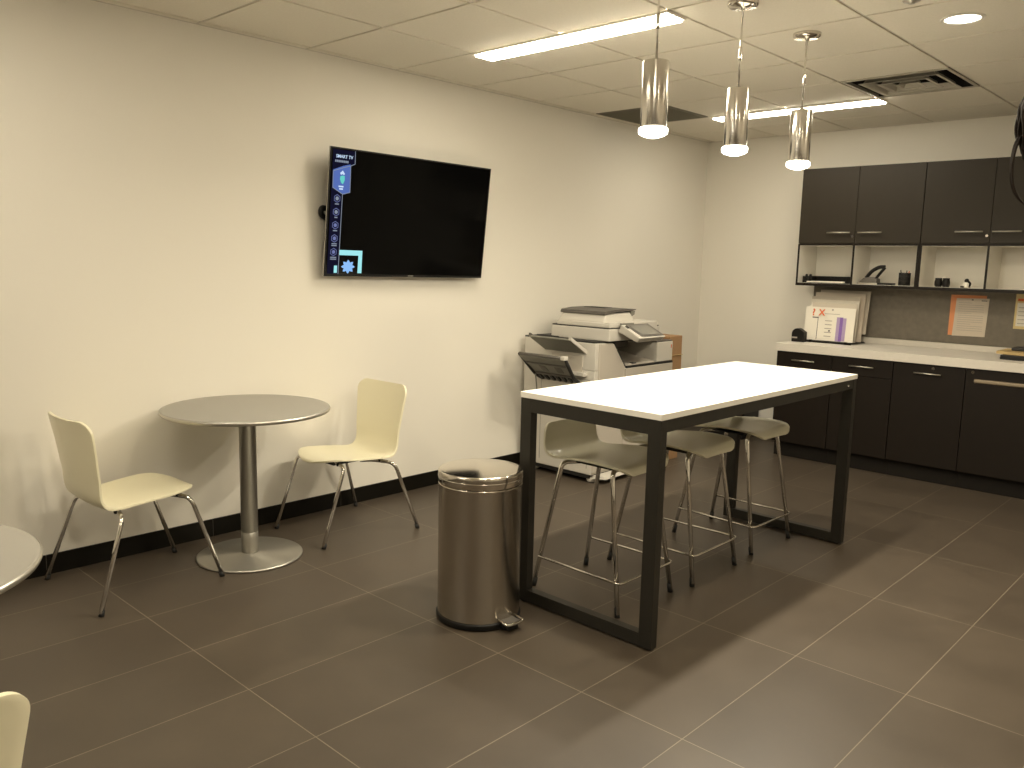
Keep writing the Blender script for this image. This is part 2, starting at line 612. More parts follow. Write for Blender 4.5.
def shell(prof, rf, rb, thick, dish, wrap, m, name, parent, ns=64, nu=18):
    """prof rows: (forward, z, halfwidth). local forward is +y"""
    samp = [cat(prof, k * (len(prof) - 1) / 400) for k in range(401)]
    L = [0]
    for a, b in zip(samp, samp[1:]): L.append(L[-1] + math.hypot(a[0] - b[0], a[1] - b[1]))
    tot = L[-1]
    ss = []
    for k in range(ns + 1):
        x = k / ns
        ss.append(tot * (0.5 - 0.5 * math.cos(PI * x)) if True else tot * x)
    rows = []
    for s_ in ss:
        i = max(0, min(399, next((j for j in range(401) if L[j] >= s_), 400) - 1))
        u = (s_ - L[i]) / max(1e-9, L[i + 1] - L[i])
        a, b = samp[i], samp[i + 1]
        f, z, w = [a[k] + (b[k] - a[k]) * u for k in range(3)]
        df, dz = b[0] - a[0], b[1] - a[1]
        l = math.hypot(df, dz)
        nf, nz = dz / l, -df / l           # normal to profile; upward on the seat, forward on the back
        if nz < 0 and abs(nz) > abs(nf): nf, nz = -nf, -nz
        e0, e1 = s_, tot - s_
        if e0 < rf: w = w - rf + math.sqrt(max(0, rf * rf - (rf - e0) ** 2))
        if e1 < rb: w = w - rb + math.sqrt(max(0, rb * rb - (rb - e1) ** 2))
        rows.append((f, z, max(w, .004), nf, nz, s_ / tot))
    bm = bmesh.new()
    G = []
    for f, z, w, nf, nz, sn in rows:
        R_ = []
        for k in range(nu + 1):
            u = -1 + 2 * k / nu
            x = w * u
            rel = (x / .2) ** 2
            back = max(0, min(1, (z - prof[4][1] - .02) / .10))
            d = dish * rel * (1 - back) + wrap * rel * back
            R_.append(bm.verts.new((x, f + nf * d, z + nz * d)))
        G.append(R_)
    for i in range(len(G) - 1):
        for k in range(nu):
            fc = bm.faces.new([G[i][k], G[i][k + 1], G[i + 1][k + 1], G[i + 1][k]])
            fc.smooth = True
    bmesh.ops.recalc_face_normals(bm, faces=bm.faces)
    me = bpy.data.meshes.new(name)
    bm.to_mesh(me)
    bm.free()
    me.materials.append(m)
    o = bpy.data.objects.new(name, me)
    C.objects.link(o)
    o.parent = parent
    so = o.modifiers.new('thickness', 'SOLIDIFY')
    so.thickness = thick
    so.offset = 0
    bv = o.modifiers.new('edge', 'BEVEL')
    bv.width = thick * .3
    bv.segments = 2
    bv.limit_method = 'ANGLE'
    bv.angle_limit = math.radians(60)
    return o


def make_chair():
    t = thing('side_chair', '', 'chair')
    prof = [(.232, .402, .150), (.219, .415, .170), (.16, .423, .196), (.05, .413, .207), (-.08, .401, .200), (-.155, .394, .190),
            (-.203, .406, .187), (-.232, .452, .184), (-.250, .540, .190), (-.267, .645, .203), (-.284, .733, .214), (-.295, .782, .210)]
    shell(prof, .15, .060, .010, .010, .026, M['cream'], 'seat_shell', t)
    # under-seat mounting and four bent legs
    mb = MB()
    mb.box(-.09, .09, -.10, .13, .384, .390)
    mb.build('mounting_plate', M['black'], t)
    for sx in (-1, 1):
        for fy, zt, bx, by, foot in ((1, .400, .214, .150, (.224, .285)), (-1, .380, .236, -.160, (.284, -.284))):
            leg = MB().tube([(sx * .03, by * .55, zt - .012), (sx * .10, by * .8, zt - .004), (sx * bx, by, zt), (sx * foot[0], foot[1], .012)], .0098, bend=.045)
            lo = leg.build('leg', M['chrome'], t)
            fx, fyy = sx * foot[0], foot[1]
            dx, dy = (sx * (foot[0] - bx)), foot[1] - by
            k = .022 / zt
            MB().tube([(fx + dx * .002, fyy, 0), (fx - dx * k, fyy - dy * k, .024)], .0112).build('foot_cap', M['rubber'], lo)
            MB().lathe([(.012, -.012), (.014, -.006), (.014, .0), (.010, .004)], c=(sx * .14, by * .88, zt + .004), seg=14).build('spacer', M['black'], lo)
    return t


CH = 'cream shell chairs around the round tables'
chair = make_chair()
chair.location = (.346, -1.117, 0)
chair.rotation_euler = (0, 0, math.radians(2))
tag(chair, 'cream shell chair on the left side of the round table, turned to the right', 'chair', CH)


def place(src, loc, rz, label, group):
    c = copy_tree(src)
    c.location = loc
    c.rotation_euler = (0, 0, rz)
    return tag(c, label, 'chair' if 'chair' in label else 'stool', group)


place(chair, (.345, .006, 0), PI, 'cream shell chair on the right side of the round table, below the television', CH)
place(chair, (2.395, -2.460, 0), PI / 2 + .12, 'cream shell chair back cut off at the bottom left corner', CH)


def make_stool():
    t = thing('counter_stool', '', 'stool')
    prof = [(.220, .588, .178), (.214, .602, .194), (.175, .616, .205), (.05, .620, .208), (-.07, .612, .203), (-.140, .606, .198),
            (-.190, .618, .192), (-.218, .655, .188), (-.228, .705, .184), (-.236, .752, .180)]
    shell(prof, .085, .045, .010, .016, .030, M['shell'], 'seat_shell', t)
    MB().box(-.10, .10, -.09, .14, .590, .596).build('mounting_plate', M['black'], t)
    legs = []
    for sx in (-1, 1):
        for by, zt, bx, foot in ((.150, .603, .155, (.202, .240)), (-.135, .588, .140, (.192, -.240))):
            lo = MB().tube([(sx * .02, by * .6, zt - .004), (sx * .08, by * .9, zt - .002), (sx * bx, by, zt), (sx * foot[0], foot[1], .012)], .0105, bend=.05).build('leg', M['chrome'], t)
            k = .040 / zt
            fx, fy = sx * foot[0], foot[1]
            MB().tube([(fx, fy, 0), (fx - sx * (foot[0] - bx) * k, fy - (foot[1] - by) * k, .040)], .0118).build('foot_cap', M['rubber'], lo)

    def at(sx, rear, z):
        by, zt, bx, foot = ((-.135, .588, .140, (.192, -.240)) if rear else (.150, .603, .155, (.202, .240)))
        u = z / zt
        return Vector((sx * (foot[0] + (bx - foot[0]) * u), foot[1] + (by - foot[1]) * u, z))
    z = .145
    rl, rr, fl, fr = at(-1, 1, z), at(1, 1, z), at(-1, 0, z), at(1, 0, z)
    o_ = .013
    MB().tube([rl + Vector((-o_, 0, 0)), fl + Vector((-o_, .028, 0)), fr + Vector((o_, .028, 0)), rr + Vector((o_, 0, 0))], .0055, bend=.028).build('footrest', M['chrome'], t)
    return t


ST = 'low backed stools under the high table'
stool = make_stool()
stool.location = (1.862, .335, 0)
stool.rotation_euler = (0, 0, -PI / 2)
tag(stool, 'low backed counter stool nearest the pedal bin', 'stool', ST)
place(stool, (1.895, .865, 0), -PI / 2 + .01, 'low backed counter stool in the middle under the high table', ST)
place(stool, (1.885, 1.475, 0), -PI / 2 - .03, 'low backed counter stool nearest the base cabinets', ST)


# ---------------------------------------------------------------- round tables
def round_table(x, y, label):
    t = thing('round_table', label, 'table', (x, y, 0), 0, 'grey round cafe tables')
    top = MB().lathe([(0, .722), (.377, .722), (.389, .728), (.392, .736), (.389, .7425), (.384, .744), (0, .744)], seg=96).build('tabletop', M['gtop'], t)
    MB().lathe([(.3825, .7225), (.3905, .7255), (.3940, .732), (.3940, .737), (.3905, .7415)], seg=96, caps=False).build('edge_band', M['silver'], top)
    mb = MB().lathe([(.0405, .125), (.0405, .715), (.075, .716), (.075, .722)], seg=40)
    mb.lathe([(.0405, .012), (.0405, .1235), (.0395, .1245)], seg=40)
    mb.build('pole', M['silver'], t)
    MB().lathe([(.246, 0), (.252, .003), (.252, .008), (.246, .0125), (.05, .017), (.046, .022), (0, .022)], seg=80).build('base_plate', M['silver'], t)


round_table(.398, -.592, 'grey round pedestal table between the two cream chairs by the wall')
round_table(1.748, -2.332, 'grey round table top cut off at the left edge of the picture')

# ---------------------------------------------------------------- pedal bin
t = thing('pedal_bin', 'round polished steel pedal bin beside the high table', 'waste bin', (1.676, -.264, 0))
MB().lathe([(.168, 0), (.175, .003), (.1765, .024), (.174, .028), (0, .028)], seg=72).build('base_ring', M['black'], t)
MB().lathe([(.1705, .028), (.171, .032), (.171, .568), (.1725, .570), (.1725, .574), (.1705, .576), (0, .576)], seg=96).build('body', M['bin'], t)
lid = MB().lathe([(.168, .578), (.1725, .579), (.1735, .582), (.1735, .620), (.1725, .6255), (.1695, .6285), (.164, .6295), (0, .6315)], seg=96).build('lid', M['chrome2'], t)
MB().lathe([(.1732, .5995), (.1748, .602), (.1732, .6045)], seg=96, caps=False).build('lid_band', M['chrome'], lid)
an = math.radians(-3)
ca, sa = math.cos(an), math.sin(an)
rt = lambda x, y, z: (x * ca - y * sa, x * sa + y * ca, z)
ped = MB().hexa([rt(.150, -.036, .006), rt(.215, -.030, .006), rt(.215, .030, .006), rt(.150, .036, .006)],
                [rt(.150, -.036, .030), rt(.210, -.028, .022), rt(.210, .028, .022), rt(.150, .036, .030)]).build('pedal', M['black'], t, bevel=.004)
MB().tube([rt(.170, -.044, .044), rt(.228, -.044, .038), rt(.228, .044, .038), rt(.170, .044, .044)], .0055, bend=.02).build('pedal_rim', M['chrome'], ped)
MB().hexa([rt(.150, -.036, .030), rt(.220, -.036, .027), rt(.220, .036, .027), rt(.150, .036, .030)],
          [rt(.150, -.036, .042), rt(.220, -.036, .036), rt(.220, .036, .036), rt(.150, .036, .042)]).build('pedal_pad', M['mfpd'], ped, bevel=.003)
an = math.radians(168)
ca2, sa2 = math.cos(an), math.sin(an)
r2 = lambda x, y, z: (x * ca2 - y * sa2, x * sa2 + y * ca2, z)
MB().hexa([r2(.168, -.05, .535), r2(.190, -.045, .535), r2(.190, .045, .535), r2(.168, .05, .535)],
          [r2(.168, -.05, .605), r2(.186, -.045, .605), r2(.186, .045, .605), r2(.168, .05, .605)]).build('hinge', M['black'], t, bevel=.004)

# ---------------------------------------------------------------- television
tv = thing('television', 'wall mounted flat television with a blue menu strip on the left', 'television', (.110, .682, 1.708))
yaw, tilt, roll = -.0086, .1008, -.006
n_ = Vector((math.cos(yaw) * math.cos(tilt), math.sin(yaw) * math.cos(tilt), -math.sin(tilt)))
r_ = Vector((-math.sin(yaw), math.cos(yaw), 0))
u_ = n_.cross(r_)
r2_ = r_ * math.cos(roll) + u_ * math.sin(roll)
u2_ = -r_ * math.sin(roll) + u_ * math.cos(roll)
rm = Matrix((r2_, u2_, n_)).transposed()
tv.rotation_mode = 'XYZ'
tv.rotation_euler = rm.to_euler()
# local axes now: x right, y up, z out of the screen
hw, hh = .6075, .3505
MB().box(-hw, hw, -hh, hh, -.014, .0, .002).build('bezel', M['black'], tv)
MB().box(-hw - .0012, -hw + .003, -hh, hh, -.010, -.003).build('side_trim', M['silver'], tv)
MB().box(-hw + .05, hw - .05, -hh + .02, hh - .12, -.055, -.013, .01).build('back_housing', M['black'], tv)
scr = MB().box(-hw + .008, hw - .008, -hh + .014, hh - .008, -.001, .0008).build('screen', M['screen'], tv)
k = .988
zs = .0012


def flat(pts, name, m, par, z=zs, off=.0006):
    mb = MB()
    mb.prism([(a * k, b * k) for a, b in pts], 'z', z, z + off)
    return mb.build(name, m, par)


def ring(cx, cy, r, m, par, name, seg=6, th=.0035, rot=PI / 6, z=zs + .0008):
    mb = MB()
    for i in range(seg):
        a0, a1 = rot + 2 * PI * i / seg, rot + 2 * PI * (i + 1) / seg
        q = [(cx + rr * math.cos(a), cy + rr * math.sin(a)) for rr, a in ((r, a0), (r, a1), (r - th, a1), (r - th, a0))]
        mb.prism([(a * k, b * k) for a, b in q], 'z', z, z + .0005)
    return mb.build(name, m, par)


strip = flat([(-.597, .342), (-.452, .342), (-.452, .272), (-.527, .24), (-.527, -.34), (-.597, -.34)], 'menu_strip', M['uinavy'], scr)
hexg = flat([(-.591, .232), (-.527, .257), (-.480, .270), (-.476, .117), (-.514, .103), (-.588, .136)], 'menu_tab', M['uiblue'], scr, zs + .0006)
mb = MB()
pl = [(-.452, .342), (-.450, .274), (-.478, .262), (-.527, .247), (-.591, .225), (-.589, .136), (-.523, .104), (-.523, -.340)]
pl2 = [(-.478, .262), (-.474, .117), (-.523, .104)]
for L_ in (pl, pl2):
    for a, b in zip(L_, L_[1:]):
        d = (Vector(b) - Vector(a)).normalized() * .0018
        nn = Vector((-d.y, d.x))
        mb.prism([tuple((Vector(a) - nn - d) * k), tuple((Vector(b) - nn + d) * k), tuple((Vector(b) + nn + d) * k), tuple((Vector(a) + nn - d) * k)], 'z', zs + .0012, zs + .0016)
mb.build('menu_outline', M['uigrey'], scr)
text('menu_title', 'SMART TV', M['uiwhite'], scr, (-.522 * k, .306 * k, zs + .0015), (0, 0, 0), .024)
mb = MB()
for i in range(8): mb.box(-.576 + i * .0112, -.567 + i * .0112, .271, .283, zs + .001, zs + .0015)
mb.build('menu_subtitle', M['uigrey'], scr)
flat([(-.546, .218), (-.529, .232), (-.514, .215), (-.520, .208), (-.529, .213), (-.541, .208)], 'tab_arrow', M['uiwhite'], scr, zs + .0014)
flat([(-.543, .200), (-.530, .205), (-.515, .203), (-.514, .180), (-.524, .158), (-.536, .165), (-.545, .185)], 'tab_symbol', M['uigreen'], scr, zs + .0014)
mb = MB()
mb.box(-.545, -.513, .139, .147, zs + .0012, zs + .0018)
mb.box(-.540, -.516, .126, .134, zs + .0012, zs + .0018)
mb.build('tab_caption', M['uiwhite'], scr)
for i, (cx_, cy_) in enumerate([(-.556, .078), (-.558, .004), (-.559, -.069), (-.560, -.142), (-.561, -.218)]):
    ic = ring(cx_, cy_, .023, M['uiicon'], scr, 'menu_icon')
    m_ = M['uigrey'] if i < 2 else M['uiicon']
    MB().lathe([(0, zs), (.011, zs), (.011, zs + .0012), (0, zs + .0012)], c=(cx_ * k, cy_ * k, 0), seg=8).build('icon_symbol', m_, ic)
    cap = MB()
    wv = (.013, .010, .014, .017, .020)[i]
    for row in range(1 if i < 3 else 2):
        cap.box((cx_ - wv) * k, (cx_ + wv) * k, (cy_ - .033 - row * .010) * k, (cy_ - .027 - row * .010) * k, zs + .0012, zs + .0017)
    cap.build('icon_caption', M['uigrey'], ic)
mb = MB()
for q in ([(-.524, -.205), (-.363, -.205), (-.363, -.234), (-.524, -.234)], [(-.389, -.234), (-.363, -.234), (-.361, -.335), (-.389, -.335)], [(-.552, -.294), (-.531, -.294), (-.531, -.335), (-.552, -.335)]):
    mb.prism([(a * k, b * k) for a, b in q], 'z', zs + .0002, zs + .0008)
mb.build('cyan_frame', M['uicyan'], scr)
pts = []
for i in range(32):
    a = 2 * PI * i / 32
    rr = .037 + .008 * math.cos(8 * a)
    pts.append((-.457 + rr * 1.05 * math.cos(a), -.299 + rr * .88 * math.sin(a)))
flat(pts, 'flower_symbol', M['uiflower'], scr)
MB().box(-.012, .03, -.3455, -.3405, .0003, .0008).build('maker_mark', M['ink'], tv)
# wall bracket
MB().box(-.20, .12, -.18, .16, -.100, -.056, .004).build('wall_bracket', M['black'], tv)
MB().tube([(-hw + .10, .01, -.075), (-hw + .004, .020, -.066), (-hw + .002, -.02, -.066), (-hw + .05, -.04, -.075)], .015, bend=.03).build('bracket_arm', M['black'], tv)

# ---------------------------------------------------------------- printer
t = thing('office_printer', 'large white floor standing office printer against the left wall', 'printer', (.38, 2.15, 0))
o0 = (.38, 2.15, 0)


def pb(**kw): return MB(o0)


bx0, bx1, by0, by1 = .07, .70, 1.74, 2.665
body = MB(o0).box(bx0, bx1, by0, by1, .060, .765, .006).build('cabinet', M['mfp'], t)
# front doors and drawers
for (y0, y1, z0, z1, nm) in ((by0 + .004, 2.066, .075, .60, 'front_door'), (2.075, by1 - .004, .62, .76, 'front_door'), (2.075, by1 - .004, .345, .612, 'paper_drawer'), (2.075, by1 - .004, .075, .337, 'paper_drawer')):
    d = MB(o0).box(bx1 - .002, bx1 + .010, y0, y1, z0, z1, .004).build(nm, M['mfp2'], t)
    if nm == 'paper_drawer':
        MB(o0).box(bx1 + .006, bx1 + .0125, (y0 + y1) / 2 - .08, (y0 + y1) / 2 + .08, z1 - .05, z1 - .02, .003).build('drawer_grip', M['mfpg'], d)
# left tower with the slanted edge to the output bay
MB(o0).prism([(by0, .766), (2.07, .766), (1.93, .942), (by0, .948)], 'x', bx0, bx1).build('left_tower', M['mfp'], t, bevel=.004)
MB(o0).prism([(by0 + .034, .606), (2.068, .606), (2.062, .772), (1.926, .938), (by0 + .034, .943)], 'x', bx1 + .0005, bx1 + .011).build('tower_front_panel', M['mfp2'], t, bevel=.002)
MB(o0).prism([(2.072, .766), (2.088, .766), (1.945, .944), (1.930, .944)], 'x', bx0 + .2, bx1 + .002).build('tower_edge_trim', M['mfpk'], t)
MB(o0).box(bx0, bx1 - .01, by0 + .003, 2.46, .944, .958).build('gap_band', M['mfpk'], t)
# output bay
MB(o0).box(bx0, bx0 + .22, 1.93, 2.47, .766, .945).build('bay_back', M['mfpd'], t)
MB(o0).hexa([(bx0 + .22, 2.10, .767), (bx1 - .005, 2.10, .767), (bx1 - .005, 2.45, .767), (bx0 + .22, 2.45, .767)],
            [(bx0 + .22, 2.11, .85), (bx1 - .005, 2.12, .785), (bx1 - .005, 2.44, .785), (bx0 + .22, 2.44, .85)]).build('output_tray', M['mfp2'], t)
MB(o0).box(bx0 + .22, bx0 + .42, 2.20, 2.40, .87, .93, .004).build('inner_unit', M['mfpd'], t)
MB(o0).box(bx1 - .006, bx1 + .008, 2.085, by1 - .002, .762, .776).build('bay_lip', M['mfpk'], t)
MB(o0).box(bx1 - .03, bx1 - .002, 2.17, 2.21, .785, .792).build('tray_stop', M['mfpk'], t)
# right block
rb_ = MB(o0).box(bx0, bx1, 2.462, by1, .777, .918, .006).build('right_block', M['mfp'], t)
MB(o0).box(bx0 + .05, bx1 - .004, 2.46, by1 - .003, .918, .928, .003).build('right_block_lid', M['mfpd'], t)
MB(o0).box(bx1 - .001, bx1 + .0025, by1 - .022, by1 - .016, .87, .895).build('status_light', M['red'], rb_)
# scanner and document feeder
MB(o0).box(.23, .735, 1.835, 2.43, .958, 1.040, .008).build('scanner_body', M['mfp'], t)
MB(o0).box(.235, .728, 1.842, 2.425, 1.039, 1.048).build('scanner_gap', M['mfpk'], t)
sl = MB(o0).box(.28, .735, 1.835, 2.30, 1.047, 1.078, .008).build('scanner_lid', M['mfp'], t)
fd = MB(o0).hexa([(.28, 1.85, 1.076), (.68, 1.85, 1.076), (.68, 2.20, 1.076), (.28, 2.20, 1.076)],
                 [(.30, 1.88, 1.140), (.665, 1.88, 1.132), (.665, 2.16, 1.140), (.30, 2.16, 1.150)]).build('document_feeder', M['mfp'], t, bevel=.008)
MB(o0).prism([(1.862, 1.132), (1.872, 1.128), (2.0, 1.145), (2.17, 1.150), (2.225, 1.157), (2.22, 1.162), (2.10, 1.166), (1.98, 1.164), (1.87, 1.152)], 'x', .285, .672).build('feeder_tray', M['mfpd'], fd, bevel=.003)
MB(o0).box(.36, .54, 2.03, 2.12, 1.163, 1.169, .002).build('feeder_guide', M['mfpk'], fd)
MB(o0).prism([(2.17, 1.105), (2.212, 1.125), (2.218, 1.150), (2.17, 1.150)], 'x', .48, .665).build('feeder_corner', M['mfpg'], fd)
# control panel, tilted to the front
cp = MB(o0).hexa([(.74, 1.925, 1.020), (.895, 1.925, .960), (.895, 2.195, .960), (.74, 2.195, 1.020)],
                 [(.775, 1.91, 1.070), (.93, 1.91, .992), (.93, 2.215, .992), (.775, 2.215, 1.070)]).build('control_panel', M['mfp'], t, bevel=.005)


def onp(u, v, h=0): # u 0..1 down the slope, v along y
    a, b = Vector((.775, 0, 1.070)), Vector((.93, 0, .992))
    nrm = Vector((.078, 0, .155)).normalized()
    p = a + (b - a) * u + nrm * h
    return (p.x, v, p.z)


def slab(u0, u1, v0, v1, h0, h1):
    return MB(o0).hexa([onp(u0, v0, h0), onp(u1, v0, h0), onp(u1, v1, h0), onp(u0, v1, h0)], [onp(u0, v0, h1), onp(u1, v0, h1), onp(u1, v1, h1), onp(u0, v1, h1)])


slab(.04, .92, 1.95, 2.205, -.001, .003).build('panel_bezel', M['mfpd'], cp)
slab(.14, .80, 1.975, 2.175, .003, .0045).build('touch_screen', M['glassy'], cp)
for v in (1.922, 1.936):
    slab(.15, .3, v - .004, v + .004, .003, .006).build('key', M['mfpk'], cp)
MB(o0).box(.36, .76, 1.98, 2.36, 1.02, 1.082, .008).build('panel_mount', M['mfp'], t)
MB(o0).box(.750, .772, 1.93, 2.06, 1.066, 1.078).build('panel_hinge', M['mfpg'], t)


# side trays on the left flank
def tray(x0, x1, y1, z1, y0, z0, sh, nm, th=.014):
    """hinged at (y1,z1) on the flank, reaching out to (y0,z0)"""
    d = Vector((0, y0 - y1, z0 - z1)).normalized()
    nrm = Vector((0, -d.z, d.y)).normalized() * th
    if nrm.z > 0: nrm = -nrm
    A = [(x0, y1, z1), (x1, y1, z1), (x1 + sh, y0, z0), (x0 + sh * .4, y0, z0)]
    B = [tuple(Vector(a) + nrm) for a in A]
    o = MB(o0).hexa(B, A).build(nm, M['mfpg'], t, bevel=.004)
    return o, d, nrm


ut, d, nrm = tray(.27, .615, 1.742, .885, 1.560, .985, .012, 'upper_side_tray')
for xx in (.265, .612):
    MB(o0).hexa([(xx, 1.742, .872), (xx + .018, 1.742, .872), (xx + .026, 1.556, .974), (xx + .008, 1.556, .974)],
                [(xx, 1.742, .898), (xx + .018, 1.742, .898), (xx + .026, 1.556, .998), (xx + .008, 1.556, .998)]).build('tray_side', M['mfp'] if xx > .4 else M['mfpd'], ut)
MB(o0).hexa([(.33, 1.600, .967), (.52, 1.600, .967), (.52, 1.570, .984), (.33, 1.570, .984)], [(.33, 1.605, .976), (.52, 1.605, .976), (.52, 1.575, .993), (.33, 1.575, .993)]).build('tray_handle', M['mfpk'], ut)
lt, d, nrm = tray(.245, .575, 1.742, .672, 1.455, .860, .10, 'lower_side_tray', .010)
for sx, (x0, dx) in enumerate(((.245, .04), (.575, .10))):
    MB(o0).tube([(x0, 1.742, .672), (x0 + dx * .2, 1.66, .705), (x0 + dx, 1.455, .866)], .012, seg=8, bend=.05).build('tray_side', M['mfpk'], lt)
MB(o0).tube([(.285, 1.455, .866), (.675, 1.455, .866)], .011, seg=8).build('tray_lip', M['mfpd'], lt)
MB(o0).box(.655, .690, 1.435, 1.475, .855, .880, .005).build('tray_tab', M['mfp'], lt)


def onl(x, u, h):   # u 0 at the hinge, 1 at the outer edge; h height above the tray
    p = Vector((x + u * (.04 + .06 * (x - .245) / .33), 1.742 - .287 * u, .672 + .188 * u))
    return tuple(p + Vector((0, .188, .287)).normalized() * h)


def lslab(x0, x1, u0, u1, h0, h1, nm, m):
    return MB(o0).hexa([onl(x0, u0, h0), onl(x1, u0, h0), onl(x1, u1, h0), onl(x0, u1, h0)], [onl(x0, u0, h1), onl(x1, u0, h1), onl(x1, u1, h1), onl(x0, u1, h1)]).build(nm, m, lt)


lslab(.262, .560, .30, .36, -.020, -.009, 'tray_rib', M['mfpd'])
lslab(.262, .560, .74, .78, -.018, -.009, 'tray_rib', M['mfpd'])
for i in range(6):
    x = .275 + i * .050
    lslab(x, x + .016, .10, .30, -.024, -.009, 'paper_guide', M['mfpk'])
for i in range(2):
    x = .34 + i * .12
    lslab(x, x + .05, .44, .66, -.0125, -.009, 'tray_panel', M['mfpd'])
MB(o0).tube([(.285, 1.66, .50), (.285, 1.62, .715)], .005, seg=8).build('tray_stay', M['mfpg'], lt)
MB(o0).box(.33, .60, 1.732, 1.741, .735, .86, .003).build('side_recess', M['mfp2'], t)
MB(o0).box(.50, .64, 1.700, 1.741, .725, .750, .004).build('bypass_shelf', M['mfp'], t)
MB(o0).box(.44, .60, 1.735, 1.7405, .762, .785, .001).build('bypass_slot', M['mfpk'], t)
# flank door outline
mb = MB(o0)
for q in ((.235, .238, .10, .70), (.235, .66, .70, .703), (.657, .660, .10, .70)): mb.box(q[0], q[1], by0 - .0012, by0 + .001, q[2], q[3])
mb.build('flank_door_seam', M['mfpg'], t)
MB(o0).box(.09, .67, by0 + .02, by1 - .02, .030, .062).build('plinth', M['mfpk'], t)
for x, y in ((.15, 1.80), (.66, 1.80), (.66, 2.60), (.15, 2.60)):
    MB(o0).lathe([(0, 0), (.026, .002), (.034, .012), (.034, .034), (.02, .044), (0, .046)], c=(x, y, 0), seg=20).build('foot', M['mfp'], t)
MB(o0).hexa([(.70, 1.76, .035), (.78, 1.80, .035), (.76, 2.2, .035), (.70, 2.3, .035)], [(.70, 1.76, .058), (.77, 1.80, .050), (.75, 2.2, .050), (.70, 2.3, .058)]).build('stabiliser', M['mfp'], t)

# cardboard box standing behind the printer
t = thing('cardboard_box', 'tall brown cardboard box standing behind the printer', 'box', (.45, 2.79, 0))
MB((.45, 2.79, 0)).hexa([(.24, 2.70, 0), (.655, 2.70, 0), (.655, 2.88, 0), (.24, 2.88, 0)], [(.24, 2.70, .945), (.650, 2.70, .945), (.645, 2.88, .945), (.24, 2.88, .945)]).build('carton', M['card'], t, bevel=.003)
MB((.45, 2.79, 0)).box(.2385, .6565, 2.698, 2.882, .800, .803).build('fold_line', M['tan'], t)

# low black bin against the back wall, seen under the table
t = thing('recycling_bin', 'low black bin against the back wall, seen beneath the high table', 'waste bin', (.50, 4.01, 0))
MB().hexa([(-.17, -.13, 0), (.17, -.13, 0), (.17, .13, 0), (-.17, .13, 0)], [(-.185, -.145, .55), (.185, -.145, .55), (.185, .145, .55), (-.185, .145, .55)]).build('body', M['black'], t, bevel=.01)
MB().box(-.19, .19, -.15, .15, .551, .60, .012).build('lid', M['black'], t)

# ---------------------------------------------------------------- base cabinets, worktop
FY = 3.53
units = [(1.10, 1.535, 'drawer'), (1.537, 1.975, 'drawer'), (1.977, 2.445, 'door'), (2.447, 2.915, 'slot'), (2.917, 3.40, 'door')]
labs = ['dark base cabinet with drawer at the left end, behind the table corner', 'dark base cabinet with drawer and bright bar handle, second from left',
        'dark base cabinet with tall door, bar handle and lock under the pinned papers', 'dark base cabinet with a long tan slot pull at the right edge',
        'dark base cabinet beyond the right edge']


def bar_handle(x0, x1, y, z, par, off=None):
    mb = MB(off or (0, 0, 0))
    mb.tube([(x0, y - .024, z), (x1, y - .024, z)], .0055, seg=10)
    for x in (x0 + .018, x1 - .018): mb.tube([(x, y, z), (x, y - .024, z)], .0045, seg=8)
    return mb.build('handle', M['brush'], par)


def lock(x, y, z, par, off):
    mb = MB(off)
    mb.tube([(x, y + .001, z), (x, y - .006, z)], .010, seg=18)
    return mb.build('lock', M['chrome2'], par)


for (x0, x1, k_), lb in zip(units, labs):
    off = (x0, FY, 0)
    t = thing('base_cabinet', lb, 'cabinet', off, 0, 'dark base cabinets under the worktop')
    MB(off).box(x0, x1, FY + .019, YB - .012, .12, .834).build('carcass', M['seam'], t)
    MB(off).box(x0, x1, FY + .06, FY + .075, 0, .12).build('toe_kick', M['kick'], t)
    if k_ == 'drawer':
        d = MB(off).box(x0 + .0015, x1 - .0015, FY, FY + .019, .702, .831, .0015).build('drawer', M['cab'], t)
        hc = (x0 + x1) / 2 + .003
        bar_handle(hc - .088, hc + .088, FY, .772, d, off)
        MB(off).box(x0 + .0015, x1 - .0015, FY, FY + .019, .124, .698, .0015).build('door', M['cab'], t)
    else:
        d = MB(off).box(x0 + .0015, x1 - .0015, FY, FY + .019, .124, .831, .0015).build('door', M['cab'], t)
        if k_ == 'door':
            hc = (x0 + x1) / 2
            bar_handle(hc - .088, hc + .088, FY, .769, d, off)
            lock(hc + .030, FY, .808, d, off)
        else:
            lock(x0 + .042, FY, .808, d, off)
            MB(off).prism([(FY, .766), (FY - .012, .760), (FY - .012, .744), (FY, .736)], 'x', x0 + .055, x1 - .055).build('slot_pull', M['slot'], d, bevel=.002)

MB((1.1, 3.5, 0)).box(1.092, 3.45, 3.508, YB - .02, .835, .895, .002).build('worktop', M['counter'], label='pale stone worktop along the back wall', cat='worktop')
MB((1.1, 4.17, .895)).box(1.10, 3.45, 4.150, YB - .001, .8955, .940, .002).build('backsplash_strip', M['counter'], label='low pale upstand at the back of the worktop', cat='backsplash')
MB((1.1, 4.17, .94)).box(1.075, 3.45, 4.176, YB - .001, .9405, 1.334, .002).build('pinboard', M['pin'], label='grey felt pinboard between worktop and open shelves', cat='pinboard')

